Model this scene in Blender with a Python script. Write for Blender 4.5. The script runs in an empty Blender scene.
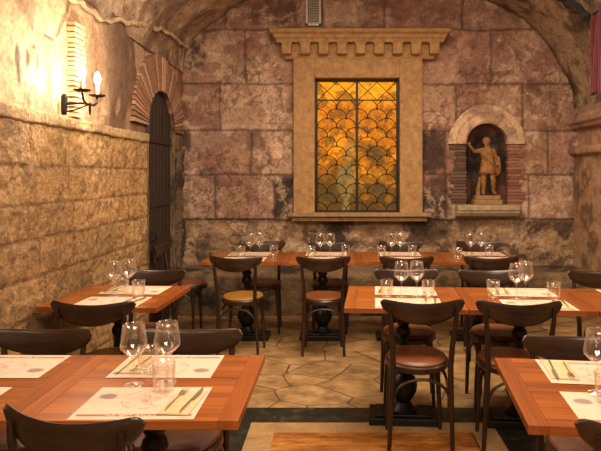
import bpy, bmesh, math, random
import numpy as np
from mathutils import Vector, Matrix
random.seed(7)
PI = math.pi
scn = bpy.context.scene
COL = scn.collection
# ---------------------------------------------------------------- camera model (metres; camera looks along +Y)
F, CX, CY, HC = 590.0, 338.0, 176.0, 1.57
TT = 0.79                       # table top height
YB = 7.1                        # back wall
SB = F / YB                     # px per metre on the back wall
XL, XR = -1.85, 2.84            # side walls
def bx(px): return (px - CX) / SB
def bz(py): return HC + (CY - py) / SB

# ---------------------------------------------------------------- numpy noise
def _hash(ix, iy, iz, seed):
    n = (ix.astype(np.int64) * 374761393 + iy.astype(np.int64) * 668265263 + iz.astype(np.int64) * 2147483647 + seed * 1274126177)
    n = (n ^ (n >> 13)) * 1274126177
    n = n & 0x7fffffff
    n = (n ^ (n >> 16)) * 668265263
    return ((n & 0xffffff) / float(0xffffff))
def vnoise(x, y, z=0.0, seed=0):
    x = np.asarray(x, float); y = np.asarray(y, float); z = np.zeros_like(x) + z
    ix, iy, iz = np.floor(x), np.floor(y), np.floor(z)
    fx, fy, fz = x - ix, y - iy, z - iz
    fx, fy, fz = [t * t * (3 - 2 * t) for t in (fx, fy, fz)]
    r = 0
    for a in (0, 1):
        for b in (0, 1):
            for c in (0, 1):
                w = (fx if a else 1 - fx) * (fy if b else 1 - fy) * (fz if c else 1 - fz)
                r = r + w * _hash(ix + a, iy + b, iz + c, seed)
    return r
def fbm(x, y, z=0.0, seed=0, oct=5, gain=.5):
    t, a, n = 0, 1.0, 0
    for i in range(oct):
        t = t + a * vnoise(np.asarray(x) * 2 ** i, np.asarray(y) * 2 ** i, np.asarray(z) * 2 ** i, seed + i * 17)
        n += a; a *= gain
    return t / n
def sstep(a, b, x):
    t = np.clip((x - a) / (b - a), 0, 1); return t * t * (3 - 2 * t)
def mixc(c1, c2, f):
    return c1 * (1 - f[..., None]) + np.asarray(c2, float) * f[..., None]

# ---------------------------------------------------------------- mesh builder
class MB:
    def __init__(s): s.v = []; s.f = []
    def add(s, vs, fs):
        o = len(s.v); s.v += [tuple(v) for v in vs]; s.f += [tuple(i + o for i in f) for f in fs]; return s
    def box(s, c, d, rz=0, M=None):
        hx, hy, hz = d[0] / 2, d[1] / 2, d[2] / 2
        R = Matrix.Rotation(rz, 3, 'Z')
        vs = []
        for z in (-hz, hz):
            for x, y in ((-hx, -hy), (hx, -hy), (hx, hy), (-hx, hy)):
                p = Vector((x, y, z))
                if M is not None: p = M @ p
                p = R @ p
                vs.append((c[0] + p.x, c[1] + p.y, c[2] + p.z))
        return s.add(vs, [(3, 2, 1, 0), (4, 5, 6, 7), (0, 1, 5, 4), (1, 2, 6, 5), (2, 3, 7, 6), (3, 0, 4, 7)])
    def tube(s, pts, rad, n=10, flat=None, cap=True):
        P = [Vector(p) for p in pts]; k = len(P)
        if not hasattr(rad, '__len__'): rad = [rad] * k
        T = []
        for i in range(k):
            t = (P[min(i + 1, k - 1)] - P[max(i - 1, 0)]).normalized(); T.append(t)
        ref = Vector((0, 0, 1)) if abs(T[0].z) < .9 else Vector((1, 0, 0))
        u = (ref - T[0] * ref.dot(T[0])).normalized()
        vs = []; fs = []
        for i in range(k):
            u = (u - T[i] * u.dot(T[i])).normalized(); w = T[i].cross(u)
            for j in range(n):
                a = 2 * PI * j / n
                vs.append(P[i] + u * math.cos(a) * rad[i] + w * math.sin(a) * rad[i] * (flat or 1))
        for i in range(k - 1):
            for j in range(n):
                a, b = i * n + j, i * n + (j + 1) % n
                fs.append((a, b, b + n, a + n))
        if cap:
            fs.append(tuple(range(n - 1, -1, -1))); fs.append(tuple(range((k - 1) * n, k * n)))
        return s.add(vs, fs)
    def lathe(s, prof, n=28, c=(0, 0, 0), sx=1, sy=1):
        vs = []; fs = []; rows = []
        for r, z in prof:
            if r < 1e-6:
                rows.append([len(vs)]); vs.append((c[0], c[1], c[2] + z))
            else:
                row = []
                for j in range(n):
                    a = 2 * PI * j / n
                    row.append(len(vs)); vs.append((c[0] + sx * r * math.cos(a), c[1] + sy * r * math.sin(a), c[2] + z))
                rows.append(row)
        for a, b in zip(rows, rows[1:]):
            for j in range(n):
                j2 = (j + 1) % n
                if len(a) == 1 and len(b) == 1: continue
                if len(a) == 1: fs.append((a[0], b[j2], b[j]))
                elif len(b) == 1: fs.append((a[j], a[j2], b[0]))
                else: fs.append((a[j], a[j2], b[j2], b[j]))
        return s.add(vs, fs)
    def prism(s, poly, z0, z1):
        n = len(poly)
        vs = [(x, y, z0) for x, y in poly] + [(x, y, z1) for x, y in poly]
        fs = [tuple(range(n - 1, -1, -1)), tuple(range(n, 2 * n))] + [(i, (i + 1) % n, n + (i + 1) % n, n + i) for i in range(n)]
        return s.add(vs, fs)
    def build(s, name, mat, parent=None, smooth=True, bevel=0, ang=.7, recalc=True):
        me = bpy.data.meshes.new(name); me.from_pydata(s.v, [], s.f); me.update()
        if recalc:
            bm = bmesh.new(); bm.from_mesh(me); bmesh.ops.recalc_face_normals(bm, faces=bm.faces); bm.to_mesh(me); bm.free()
        if smooth:
            me.shade_smooth(); me.set_sharp_from_angle(angle=ang)
        if mat: me.materials.append(mat)
        o = bpy.data.objects.new(name, me); COL.objects.link(o); o.parent = parent
        if bevel:
            m = o.modifiers.new('bevel', 'BEVEL'); m.width = bevel; m.segments = 2; m.limit_method = 'ANGLE'
        return o

def grid_obj(name, P, C, mat, keep=None, parent=None, smooth=True, flip=False):
    """P: (n,m,3) points, C: (n,m,3) colours, keep: (n-1,m-1) mask"""
    n, m = P.shape[:2]
    idx = np.arange(n * m).reshape(n, m)
    q = np.stack([idx[:-1, :-1], idx[:-1, 1:], idx[1:, 1:], idx[1:, :-1]], -1)
    if keep is not None: q = q[keep]
    q = q.reshape(-1, 4)
    if flip: q = q[:, ::-1]
    me = bpy.data.meshes.new(name)
    me.from_pydata(P.reshape(-1, 3).tolist(), [], q.tolist()); me.update()
    ca = me.color_attributes.new('Col', 'FLOAT_COLOR', 'POINT')
    cc = np.ones((n * m, 4)); cc[:, :3] = np.clip(C.reshape(-1, 3), 0, 1)
    ca.data.foreach_set('color', cc.ravel())
    if smooth: me.shade_smooth()
    me.materials.append(mat)
    o = bpy.data.objects.new(name, me); COL.objects.link(o); o.parent = parent
    return o

def struct(o): o['kind'] = 'structure'; return o
def tag(o, label, cat, group=None):
    o['label'] = label; o['category'] = cat
    if group: o['group'] = group
    return o
def empty(name, loc=(0, 0, 0), rz=0):
    o = bpy.data.objects.new(name, None); COL.objects.link(o); o.location = loc; o.rotation_euler = (0, 0, rz); o.empty_display_size = .1
    return o
def copy_tree(o, parent=None):
    c = o.copy(); COL.objects.link(c); c.parent = parent
    for ch in list(o.children): copy_tree(ch, c)
    return c

# ---------------------------------------------------------------- materials
def lin(r, g, b):
    f = lambda c: (c / 255 / 12.92) if c / 255 <= .04045 else ((c / 255 + .055) / 1.055) ** 2.4
    return (f(r), f(g), f(b), 1)
class NT:
    def __init__(s, name):
        s.m = bpy.data.materials.new(name); s.m.use_nodes = True
        s.t = s.m.node_tree; s.p = s.t.nodes['Principled BSDF']
    def n(s, typ, **kw):
        x = s.t.nodes.new(typ)
        for k, v in kw.items():
            if k in x.inputs: x.inputs[k].default_value = v
            else: setattr(x, k, v)
        return x
    def l(s, a, b): s.t.links.new(a, b)
def coords(N, scale=(1, 1, 1)):
    tc = N.n('ShaderNodeTexCoord'); mp = N.n('ShaderNodeMapping'); mp.inputs['Scale'].default_value = scale
    N.l(tc.outputs['Object'], mp.inputs['Vector']); return mp.outputs['Vector']
def noise(N, vec, scale, detail=5, rough=.6):
    x = N.n('ShaderNodeTexNoise'); x.inputs['Scale'].default_value = scale; x.inputs['Detail'].default_value = detail; x.inputs['Roughness'].default_value = rough
    N.l(vec, x.inputs['Vector']); return x.outputs['Fac']
def ramp(N, fac, stops):
    r = N.n('ShaderNodeValToRGB'); e = r.color_ramp.elements
    while len(e) < len(stops): e.new(.5)
    for el, (p, c) in zip(e, stops): el.position = p; el.color = c
    N.l(fac, r.inputs['Fac']); return r.outputs['Color']
def mathn(N, op, a, b):
    x = N.n('ShaderNodeMath', operation=op)
    for i, v in enumerate((a, b)):
        if hasattr(v, 'is_linked'): N.l(v, x.inputs[i])
        else: x.inputs[i].default_value = v
    return x.outputs[0]
def mix(N, a, b, fac, mode='MIX'):
    x = N.n('ShaderNodeMix', data_type='RGBA', blend_type=mode)
    for sock, v in ((x.inputs[6], a), (x.inputs[7], b), (x.inputs[0], fac)):
        if hasattr(v, 'is_linked'): N.l(v, sock)
        else: sock.default_value = v
    return x.outputs[2]
def bump(N, h, strength=.3, dist=.01, prev=None):
    b = N.n('ShaderNodeBump'); b.inputs['Strength'].default_value = strength; b.inputs['Distance'].default_value = dist
    N.l(h, b.inputs['Height'])
    if prev: N.l(prev, b.inputs['Normal'])
    return b.outputs['Normal']
def plain(name, col, rough=.5, metal=0, spec=.5):
    N = NT(name); N.p.inputs['Base Color'].default_value = col; N.p.inputs['Roughness'].default_value = rough
    N.p.inputs['Metallic'].default_value = metal; N.p.inputs['Specular IOR Level'].default_value = spec
    return N.m
def stone_vc(name, fine=38, bstr=.55, var=(.62, 1.3), rough=.85, coarse=9):
    """stone whose albedo map is the mesh colour attribute, broken up by shader noise"""
    N = NT(name); v = coords(N)
    at = N.n('ShaderNodeAttribute', attribute_name='Col')
    n1 = noise(N, v, coarse, 8, .68); n2 = noise(N, v, fine, 6, .65)
    s = mathn(N, 'ADD', mathn(N, 'MULTIPLY', n1, .55), mathn(N, 'MULTIPLY', n2, .45))
    g = ramp(N, s, [(.36, (var[0],) * 3 + (1,)), (.62, (var[1],) * 3 + (1,))])
    N.l(mix(N, at.outputs['Color'], g, 1.0, 'MULTIPLY'), N.p.inputs['Base Color'])
    N.p.inputs['Roughness'].default_value = rough
    b1 = bump(N, n1, bstr, .05); b2 = bump(N, n2, bstr, .018, b1)
    N.l(b2, N.p.inputs['Normal']); return N.m
def stone(name, c1, c2, scale=14, bstr=.4, rough=.8):
    N = NT(name); v = coords(N)
    n1 = noise(N, v, scale, 8, .65); n2 = noise(N, v, scale * 5, 4, .6)
    N.l(ramp(N, n1, [(.3, c1), (.7, c2)]), N.p.inputs['Base Color']); N.p.inputs['Roughness'].default_value = rough
    N.l(bump(N, n2, bstr, .01, bump(N, n1, bstr, .02)), N.p.inputs['Normal']); return N.m
def wood(name, c1, c2, axis='X', scale=14, rough=.35, stretch=.07, bstr=.06, rnd=.12, coat=0, lo=.33, hi=.64):
    N = NT(name)
    sc = {'X': (stretch, 1, 1), 'Y': (1, stretch, 1), 'Z': (1, 1, stretch)}[axis]
    tc = N.n('ShaderNodeTexCoord'); oi = N.n('ShaderNodeObjectInfo')
    ad = N.n('ShaderNodeVectorMath', operation='ADD'); N.l(tc.outputs['Object'], ad.inputs[0])
    sc5 = N.n('ShaderNodeVectorMath', operation='SCALE'); N.l(oi.outputs['Location'], sc5.inputs[0]); sc5.inputs['Scale'].default_value = 3.3
    N.l(sc5.outputs[0], ad.inputs[1])
    mp = N.n('ShaderNodeMapping'); mp.inputs['Scale'].default_value = sc; N.l(ad.outputs[0], mp.inputs['Vector'])
    n1 = noise(N, mp.outputs[0], scale, 6, .62); n2 = noise(N, mp.outputs[0], scale * 7, 3, .6)
    s = mathn(N, 'ADD', mathn(N, 'MULTIPLY', n1, .7), mathn(N, 'MULTIPLY', n2, .3))
    c = ramp(N, s, [(lo, c1), (hi, c2)])
    hv = N.n('ShaderNodeHueSaturation'); N.l(c, hv.inputs['Color'])
    N.l(mathn(N, 'ADD', mathn(N, 'MULTIPLY', oi.outputs['Random'], rnd * 2), 1 - rnd), hv.inputs['Value'])
    N.l(hv.outputs[0], N.p.inputs['Base Color'])
    N.p.inputs['Roughness'].default_value = rough; N.p.inputs['Coat Weight'].default_value = coat; N.p.inputs['Coat Roughness'].default_value = .2
    N.l(bump(N, s, bstr, .01), N.p.inputs['Normal']); return N.m

M_back = stone_vc('weathered_wall_stone', 44, .8, (.56, 1.36))
M_left = stone_vc('hammered_gold_stone', 50, .95, (.55, 1.35), .75, 24)
M_plast = stone_vc('old_plaster', 34, .7, (.58, 1.3), .85, 8)
M_vault = stone_vc('vault_stone', 38, 1.0, (.45, 1.5), .9, 10)
M_trav = stone('carved_travertine', lin(134, 98, 60), lin(180, 140, 92), 16, .3)
M_sill = stone('sill_stone', lin(120, 92, 62), lin(168, 134, 92), 18, .3)
M_niche = stone('dark_niche_stone', lin(38, 28, 22), lin(98, 76, 58), 9, .6)
M_archpl = stone('niche_arch_plaster', lin(128, 98, 78), lin(182, 148, 120), 14, .45)
M_shelf = stone('grey_shelf_stone', lin(140, 122, 96), lin(186, 166, 134), 15, .35)
M_statue = stone('statue_terracotta', lin(98, 62, 28), lin(170, 120, 62), 22, .5, .6)
M_ridge = stone('plaster_ridge', lin(170, 140, 106), lin(214, 184, 146), 18, .6)
M_soot = stone('sooty_rib', lin(22, 17, 14), lin(56, 44, 36), 12, .6)
M_table = wood('cherry_tabletop', lin(104, 50, 18), lin(168, 94, 38), 'X', 13, .27, .045, .05, .1, .25)
M_tedge = wood('cherry_edge_board', lin(98, 46, 17), lin(162, 88, 35), 'Y', 13, .27, .045, .05, .1, .25, .22, .74)
M_chair = wood('dark_bentwood', lin(24, 14, 9), lin(60, 38, 24), 'X', 26, .33, .05, .12, .1, .2)
M_cleg = wood('dark_bentwood_leg', lin(22, 13, 9), lin(50, 31, 20), 'Z', 26, .36, .06, .08, .1, .1)
M_door = wood('dark_door_wood', lin(24, 17, 15), lin(52, 38, 32), 'Z', 16, .6, .05, .3, 0)
M_iron = plain('black_cast_iron', lin(20, 18, 17), .42, .3)
M_sconce = plain('aged_iron', lin(36, 26, 20), .5, .6)
M_steel = plain('steel_cutlery', lin(200, 190, 175), .34, 1)
M_lead = plain('dark_lead', lin(26, 20, 12), .5, .4)
M_vent = plain('vent_metal', lin(196, 184, 168), .45, .2)
M_dark = plain('dark_void', lin(12, 10, 9), .9)
M_cand = plain('candle_sleeve', lin(150, 120, 84), .6)
def leather(name, c1, c2):
    N = NT(name); v = coords(N); n1 = noise(N, v, 7, 5); n2 = noise(N, v, 160, 2)
    N.l(ramp(N, n1, [(.3, c1), (.7, c2)]), N.p.inputs['Base Color']); N.p.inputs['Roughness'].default_value = .42
    N.l(bump(N, n2, .15, .003), N.p.inputs['Normal']); return N.m
M_seat = leather('brown_leather', lin(86, 46, 24), lin(132, 76, 40))
M_seaty = leather('mustard_leather', lin(126, 86, 28), lin(162, 116, 44))
def glassmat(name):
    """thin clear glass: see-through face on, mirror-like and faintly milky at the rim"""
    N = NT(name); N.t.nodes.remove(N.p); out = [n for n in N.t.nodes if n.type == 'OUTPUT_MATERIAL'][0]
    tr = N.n('ShaderNodeBsdfTransparent'); tr.inputs[0].default_value = (.985, .98, .97, 1)
    gl = N.n('ShaderNodeBsdfGlossy'); gl.inputs['Roughness'].default_value = .04; gl.inputs[0].default_value = (1, .97, .93, 1)
    df = N.n('ShaderNodeBsdfDiffuse'); df.inputs[0].default_value = (.9, .84, .76, 1)
    lw = N.n('ShaderNodeLayerWeight'); lw.inputs[0].default_value = .22
    m1 = N.n('ShaderNodeMixShader'); m2 = N.n('ShaderNodeMixShader')
    N.l(mathn(N, 'MULTIPLY', lw.outputs['Facing'], .6), m1.inputs[0]); N.l(gl.outputs[0], m1.inputs[1]); N.l(df.outputs[0], m1.inputs[2])
    f = mathn(N, 'ADD', mathn(N, 'MULTIPLY', mathn(N, 'POWER', lw.outputs['Facing'], 1.25), .80), .07)
    N.l(f, m2.inputs[0]); N.l(tr.outputs[0], m2.inputs[1]); N.l(m1.outputs[0], m2.inputs[2]); N.l(m2.outputs[0], out.inputs['Surface']); return N.m
M_glass = glassmat('clear_glass')
def curtainmat():
    N = NT('red_velvet'); v = coords(N); n1 = noise(N, v, 20, 4)
    N.l(ramp(N, n1, [(.3, lin(64, 6, 16)), (.7, lin(108, 14, 30))]), N.p.inputs['Base Color']); N.p.inputs['Roughness'].default_value = .8
    N.p.inputs['Sheen Weight'].default_value = .4; return N.m
M_curtain = curtainmat()
def vcol(name, rough=.6):
    N = NT(name); at = N.n('ShaderNodeAttribute', attribute_name='Col')
    N.l(at.outputs['Color'], N.p.inputs['Base Color']); N.p.inputs['Roughness'].default_value = rough; return N.m
M_paper = vcol('printed_paper', .7)
M_napkin = stone('cream_napkin', lin(190, 166, 124), lin(206, 182, 142), 30, .1, .85)
def glow(name, k):
    N = NT(name); at = N.n('ShaderNodeAttribute', attribute_name='Col')
    v = coords(N); n1 = noise(N, v, 22, 7, .7)
    g = ramp(N, n1, [(.3, (.55, .5, .45, 1)), (.62, (1.1, 1.1, 1.1, 1))])
    c = mix(N, at.outputs['Color'], g, 1.0, 'MULTIPLY')
    N.l(c, N.p.inputs['Emission Color']); N.p.inputs['Emission Strength'].default_value = k
    N.l(mix(N, c, (.06, .06, .06, 1), 1.0, 'MULTIPLY'), N.p.inputs['Base Color']); N.p.inputs['Roughness'].default_value = .5; N.p.inputs['Specular IOR Level'].default_value = .15; return N.m
M_pane = glow('backlit_amber_glass', 1.3)
def emis(name, col, k):
    N = NT(name); N.p.inputs['Emission Color'].default_value = col; N.p.inputs['Emission Strength'].default_value = k; return N.m
M_bulb = emis('lit_bulb', (1, .78, .48, 1), 45)
def brickmat():
    N = NT('thin_roman_brick'); v = coords(N); at = N.n('ShaderNodeAttribute', attribute_name='Col'); n = noise(N, v, 40, 5)
    g = ramp(N, n, [(.3, (.65, .65, .65, 1)), (.7, (1.25, 1.25, 1.25, 1))])
    N.l(mix(N, at.outputs['Color'], g, 1.0, 'MULTIPLY'), N.p.inputs['Base Color']); N.p.inputs['Roughness'].default_value = .9
    N.l(bump(N, n, .4, .01), N.p.inputs['Normal']); return N.m
M_brick = brickmat()
def floormat():
    N = NT('crazy_paving'); tc = N.n('ShaderNodeTexCoord'); mp = N.n('ShaderNodeMapping'); mp.inputs['Scale'].default_value = (1.0, 1.25, 1); mp.inputs['Rotation'].default_value = (0, 0, .5)
    N.l(tc.outputs['Object'], mp.inputs['Vector']); v = mp.outputs[0]
    nz = N.n('ShaderNodeTexNoise'); nz.inputs['Scale'].default_value = 1.1; nz.inputs['Detail'].default_value = 2; N.l(v, nz.inputs['Vector'])
    w = mix(N, v, nz.outputs['Color'], .12, 'ADD')
    vo = N.n('ShaderNodeTexVoronoi', feature='DISTANCE_TO_EDGE'); vo.inputs['Scale'].default_value = 2.1; vo.inputs['Randomness'].default_value = 1; N.l(w, vo.inputs['Vector'])
    vc = N.n('ShaderNodeTexVoronoi', feature='F1'); vc.inputs['Scale'].default_value = 2.1; vc.inputs['Randomness'].default_value = 1; N.l(w, vc.inputs['Vector'])
    n1 = noise(N, v, 5, 8, .65); n2 = noise(N, v, 40, 5)
    base = ramp(N, n1, [(.36, lin(112, 86, 54)), (.5, lin(146, 114, 74)), (.64, lin(172, 140, 98))])
    bw = N.n('ShaderNodeRGBToBW'); N.l(vc.outputs['Color'], bw.inputs[0])
    g = ramp(N, bw.outputs[0], [(.1, (.78, .76, .74, 1)), (.9, (1.12, 1.1, 1.08, 1))])
    c = mix(N, base, g, 1.0, 'MULTIPLY')
    jn = ramp(N, vo.outputs['Distance'], [(.004, (0, 0, 0, 1)), (.016, (1, 1, 1, 1))])
    c = mix(N, lin(74, 56, 36), c, jn)
    N.l(c, N.p.inputs['Base Color']); N.p.inputs['Roughness'].default_value = .5
    N.l(bump(N, n2, .12, .01, bump(N, jn, .5, .01)), N.p.inputs['Normal']); return N.m
M_floor = floormat()
def slabmat(name, stops, sc, scale=6, rough=.4):
    N = NT(name); v = coords(N, sc); n1 = noise(N, v, scale, 8, .68); n2 = noise(N, v, scale * 8, 4, .6)
    s = mathn(N, 'ADD', mathn(N, 'MULTIPLY', n1, .7), mathn(N, 'MULTIPLY', n2, .3))
    N.l(ramp(N, s, stops), N.p.inputs['Base Color']); N.p.inputs['Roughness'].default_value = rough
    N.l(bump(N, n2, .1, .006), N.p.inputs['Normal']); return N.m
M_green = slabmat('dark_green_marble', [(.35, lin(10, 11, 8)), (.55, lin(34, 34, 24)), (.68, lin(92, 84, 62))], (1, 1, 1), 13)
M_beige = slabmat('beige_marble_border', [(.3, lin(128, 98, 62)), (.7, lin(176, 142, 98))], (.6, 1, 1), 8)
M_gold = slabmat('golden_onyx_slab', [(.36, lin(104, 58, 18)), (.5, lin(150, 92, 34)), (.64, lin(184, 132, 66))], (.22, 1, 1), 10)

# ================================================================ SETTING
# ---- vault profile (on the back wall, in photo pixels, turned to metres)
PROF = [(184, 73), (185, 64), (188, 54), (193, 44), (200, 34), (213, 24), (230, 13), (252, 0), (290, -18), (338, -30), (380, -33), (430, -25), (470, -10), (490, 0), (507, 10), (523, 20), (537, 34), (550, 50), (562, 67), (570, 83), (575, 102), (576, 112)]
PM = np.array([[bx(x), bz(y)] for x, y in PROF])
def resample(P, n):
    d = np.r_[0, np.cumsum(np.linalg.norm(np.diff(P, axis=0), axis=1))]
    t = np.linspace(0, d[-1], n)
    return np.stack([np.interp(t, d, P[:, i]) for i in range(P.shape[1])], -1)
VP = resample(PM, 190)
for _ in range(6): VP[1:-1] = (VP[:-2] + 2 * VP[1:-1] + VP[2:]) / 4
def on_vault(px, py, inset=0.0):
    a = math.atan2(CY - py, px - CX)
    ang = np.arctan2(VP[:, 1] - HC, VP[:, 0])
    i = int(np.argmin(np.abs(ang - a)))
    s = (px - CX) / VP[i, 0] if abs(px - CX) > 40 else (CY - py) / (VP[i, 1] - HC)
    X, Z = VP[i, 0], VP[i, 1]
    r = math.hypot(X, Z - HC); k = (r - inset) / r
    return Vector((X * k, F / s, HC + (Z - HC) * k))
def vault():
    ys = np.arange(-1.5, YB + .04, .03)
    T = np.gradient(VP, axis=0); T /= np.linalg.norm(T, axis=1)[:, None]
    Nn = np.stack([T[:, 1], -T[:, 0]], -1)     # inward
    X = VP[None, :, 0] + 0 * ys[:, None]; Z = VP[None, :, 1] + 0 * ys[:, None]; Y = ys[:, None] + 0 * X
    d = (fbm(X * 1.6, Y * 1.6, Z * 1.6, 3, 5) - .5) * .16 + (fbm(X * 7, Y * 7, Z * 7, 9, 4) - .5) * .06
    edge = np.minimum(np.arange(len(VP)), 8) / 8.0; d = d * edge[None, :]
    P = np.stack([X + Nn[None, :, 0] * d, Y, Z + Nn[None, :, 1] * d], -1)
    n1 = fbm(X * 1.3, Y * 1.3, Z * 1.3, 21, 5); n2 = fbm(X * 5, Y * 5, Z * 5, 31, 5); n3 = fbm(X * 3, Y * 3, Z * 3, 41, 5)
    C = np.zeros(P.shape) + np.array(lin(178, 146, 116)[:3])
    C = mixc(C, lin(216, 190, 158)[:3], sstep(.5, .60, n1) * .7)
    C = mixc(C, lin(128, 84, 64)[:3], sstep(.52, .60, n2) * .6)
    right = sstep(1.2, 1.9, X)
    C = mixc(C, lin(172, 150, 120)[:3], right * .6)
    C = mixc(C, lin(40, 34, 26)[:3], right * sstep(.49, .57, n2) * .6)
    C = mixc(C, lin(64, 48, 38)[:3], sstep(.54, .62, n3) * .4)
    C = mixc(C, lin(30, 24, 20)[:3], sstep(YB - .12, YB - .02, Y) * .6)  # soot and the shadow gap at the back wall, painted as a dark band
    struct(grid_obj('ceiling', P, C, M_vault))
vault()

# ---- back wall
DOORC, DOORR, DOORZ = 6.17, .45, 2.06
NX, NR, NZB, NZS = bx(486.5), .262, bz(205), 1.955
WX0, WX1, WZ0, WZ1 = bx(315), bx(399), bz(213), bz(79)
def back_wall():
    step = .0125
    xs = np.arange(XL - .05, XR + .06, step); zs = np.arange(0, 4.12, step)
    X, Z = np.meshgrid(xs, zs)
    wx = X + (fbm(X * 3, Z * 3, 0, 77, 3) - .5) * .035; wz = Z + (fbm(X * 3, Z * 3, 5, 78, 3) - .5) * .035
    rows = [bz(y) for y in (-40, 29.5, 84, 131, 175, 220)]
    verts = [[225, 322, 385, 463, 560], [245, 360, 491, 600], [219, 300, 456, 523], [251, 294, 423, 445, 548], [215, 274.5, 294, 423, 446, 529]]
    joint = np.full(X.shape, 9.0); bid = np.zeros(X.shape, int)
    for i in range(5):
        zt, zb = rows[i], rows[i + 1]
        inrow = (wz <= zt) & (wz > zb)
        vx = [bx(v) for v in verts[i]]
        dx = np.min(np.stack([np.abs(wx - v) for v in vx]), 0)
        dz = np.minimum(np.abs(wz - zt), np.abs(wz - zb))
        joint = np.where(inrow, np.minimum(dx, dz), joint)
        k = sum((wx > v).astype(int) for v in vx)
        bid = np.where(inrow, i * 10 + k + 1, bid)
    low = wz < rows[5]
    joint = np.where(low, np.minimum(9, np.abs(wz - rows[5])), joint)
    jf = 1 - sstep(.004, .02, joint)
    n1 = fbm(X * 1.7, Z * 1.7, 0, 1, 6); n2 = fbm(X * 6, Z * 6, 0, 2, 6, .6); n3 = fbm(X * 2.6, Z * 2.6, 0, 3, 6, .6); n4 = fbm(X * 22, Z * 22, 0, 4, 4)
    C = np.zeros(X.shape + (3,)) + np.array(lin(170, 134, 112)[:3])
    tint = np.array([[random.uniform(.84, 1.14)] * 3 for _ in range(80)]) * np.array([[1, random.uniform(.93, 1.05), random.uniform(.9, 1.08)] for _ in range(80)])
    C = C * tint[bid]
    C = mixc(C, lin(200, 164, 138)[:3], sstep(.5, .60, n3) * .7)           # worn pale patches
    C = mixc(C, lin(140, 94, 80)[:3], sstep(.52, .60, n1) * .6)            # reddish
    C = mixc(C, lin(96, 72, 60)[:3], sstep(.55, .62, n2) * .4)
    rough_low = sstep(rows[5] + .02, rows[5] - .04, wz)
    C = mixc(C, lin(150, 122, 92)[:3], rough_low * .8)
    C = mixc(C, lin(70, 54, 42)[:3], rough_low * sstep(.48, .58, n2) * .75)
    C = mixc(C, lin(176, 146, 112)[:3], rough_low * sstep(.52, .6, fbm(X * 4, Z * 4, 0, 55, 5)) * .8)
    def blot(x0, x1, y0, y1, col, k, seed, soft=.12):
        u = (X - bx((x0 + x1) / 2)) / ((x1 - x0) / 2 / SB); v = (Z - bz((y0 + y1) / 2)) / ((y1 - y0) / 2 / SB)
        r = np.maximum(np.abs(u), np.abs(v)) + (fbm(X * 7, Z * 7, 0, seed, 5, .6) - .5) * 1.1
        return mixc(C, lin(*col)[:3], (1 - sstep(.75, .75 + soft * 3, r)) * k)
    for a in [(272, 294, 176, 222, (40, 30, 25), .9, 201), (421, 446, 128, 172, (44, 32, 26), .85, 202), (421, 447, 176, 216, (72, 48, 38), .8, 203), (300, 352, 223, 250, (50, 38, 30), .75, 204),
              (405, 452, 195, 245, (48, 40, 30), .7, 205), (421, 456, 58, 126, (178, 140, 112), .75, 206), (222, 262, 98, 132, (184, 150, 122), .6, 207), (222, 258, 138, 172, (176, 142, 110), .55, 208),
              (218, 250, 188, 216, (178, 146, 112), .55, 209), (190, 205, 36, 70, (52, 40, 34), .7, 210), (246, 268, 130, 150, (60, 46, 40), .5, 211), (262, 296, 62, 84, (170, 128, 108), .5, 212),
              (200, 290, 222, 244, (172, 138, 108), .6, 213), (520, 560, 92, 128, (140, 96, 80), .5, 214), (352, 404, 222, 246, (166, 132, 100), .6, 215), (486, 520, 86, 104, (184, 148, 120), .6, 216),
              (172, 190, 110, 260, (120, 96, 74), .7, 217), (172, 190, 128, 150, (50, 40, 32), .8, 218), (528, 566, 150, 172, (168, 128, 96), .6, 219), (250, 300, 0, 24, (70, 48, 40), .5, 220)]:
        C = blot(*a)
    rg = 1 - np.abs(2 * fbm(X * 5, Z * 5, 2, 141, 6, .62) - 1); rg2 = 1 - np.abs(2 * fbm(X * 8 + 5, Z * 8, 7, 143, 6, .62) - 1)
    C = mixc(C, lin(214, 182, 154)[:3], sstep(.86, .97, rg) * sstep(.44, .56, n3) * .6)
    C = mixc(C, lin(74, 52, 42)[:3], sstep(.88, .98, rg2) * sstep(.47, .58, fbm(X * 1.9, Z * 1.9, 4, 147, 5)) * .65)
    C = mixc(C, lin(70, 50, 42)[:3], jf * .6)
    d = -(jf * .018) + (n2 - .5) * .022 + (n4 - .5) * .012 + (n1 - .5) * .03
    d = d - rough_low * (.03 - (n2 - .5) * .09)
    left_rubble = 1 - sstep(bx(183), bx(190), X)
    d = d + left_rubble * (n2 - .4) * .12
    P = np.stack([X, YB - d, Z], -1)
    xc = (X[:-1, :-1] + X[1:, 1:]) / 2; zc = (Z[:-1, :-1] + Z[1:, 1:]) / 2
    hole = (xc > WX0 - .03) & (xc < WX1 + .03) & (zc > WZ0 - .02) & (zc < WZ1 + .03)
    hn = (np.abs(xc - NX) < NR) & (zc > NZB - .02) & (zc < NZS) | (np.hypot(xc - NX, zc - NZS) < NR) & (zc >= NZS)
    struct(grid_obj('wall_back', P, C, M_back, ~(hole | hn)))
    # low rough plinth at the foot of the wall
    xs = np.arange(XL, 2.84, .025); t = np.linspace(0, 1, 40)
    prof = np.array([(6.62, 0), (6.60, .2), (6.62, .43), (6.67, .475), (6.80, .49), (7.12, .5)]); pr = resample(prof, 60)
    X, K = np.meshgrid(xs, np.arange(60)); Yp = pr[K, 0]; Zp = pr[K, 1]
    n = fbm(X * 5, Yp * 5, Zp * 5, 91, 5, .6); n2 = fbm(X * 2, Yp * 2, Zp * 2, 95, 4)
    C = np.zeros(X.shape + (3,)) + np.array(lin(112, 88, 62)[:3])
    C = mixc(C, lin(52, 40, 31)[:3], sstep(.45, .6, n)); C = mixc(C, lin(150, 122, 88)[:3], sstep(.5, .62, n2) * .6)
    up = np.clip(Zp / .3, 0, 1)
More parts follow.
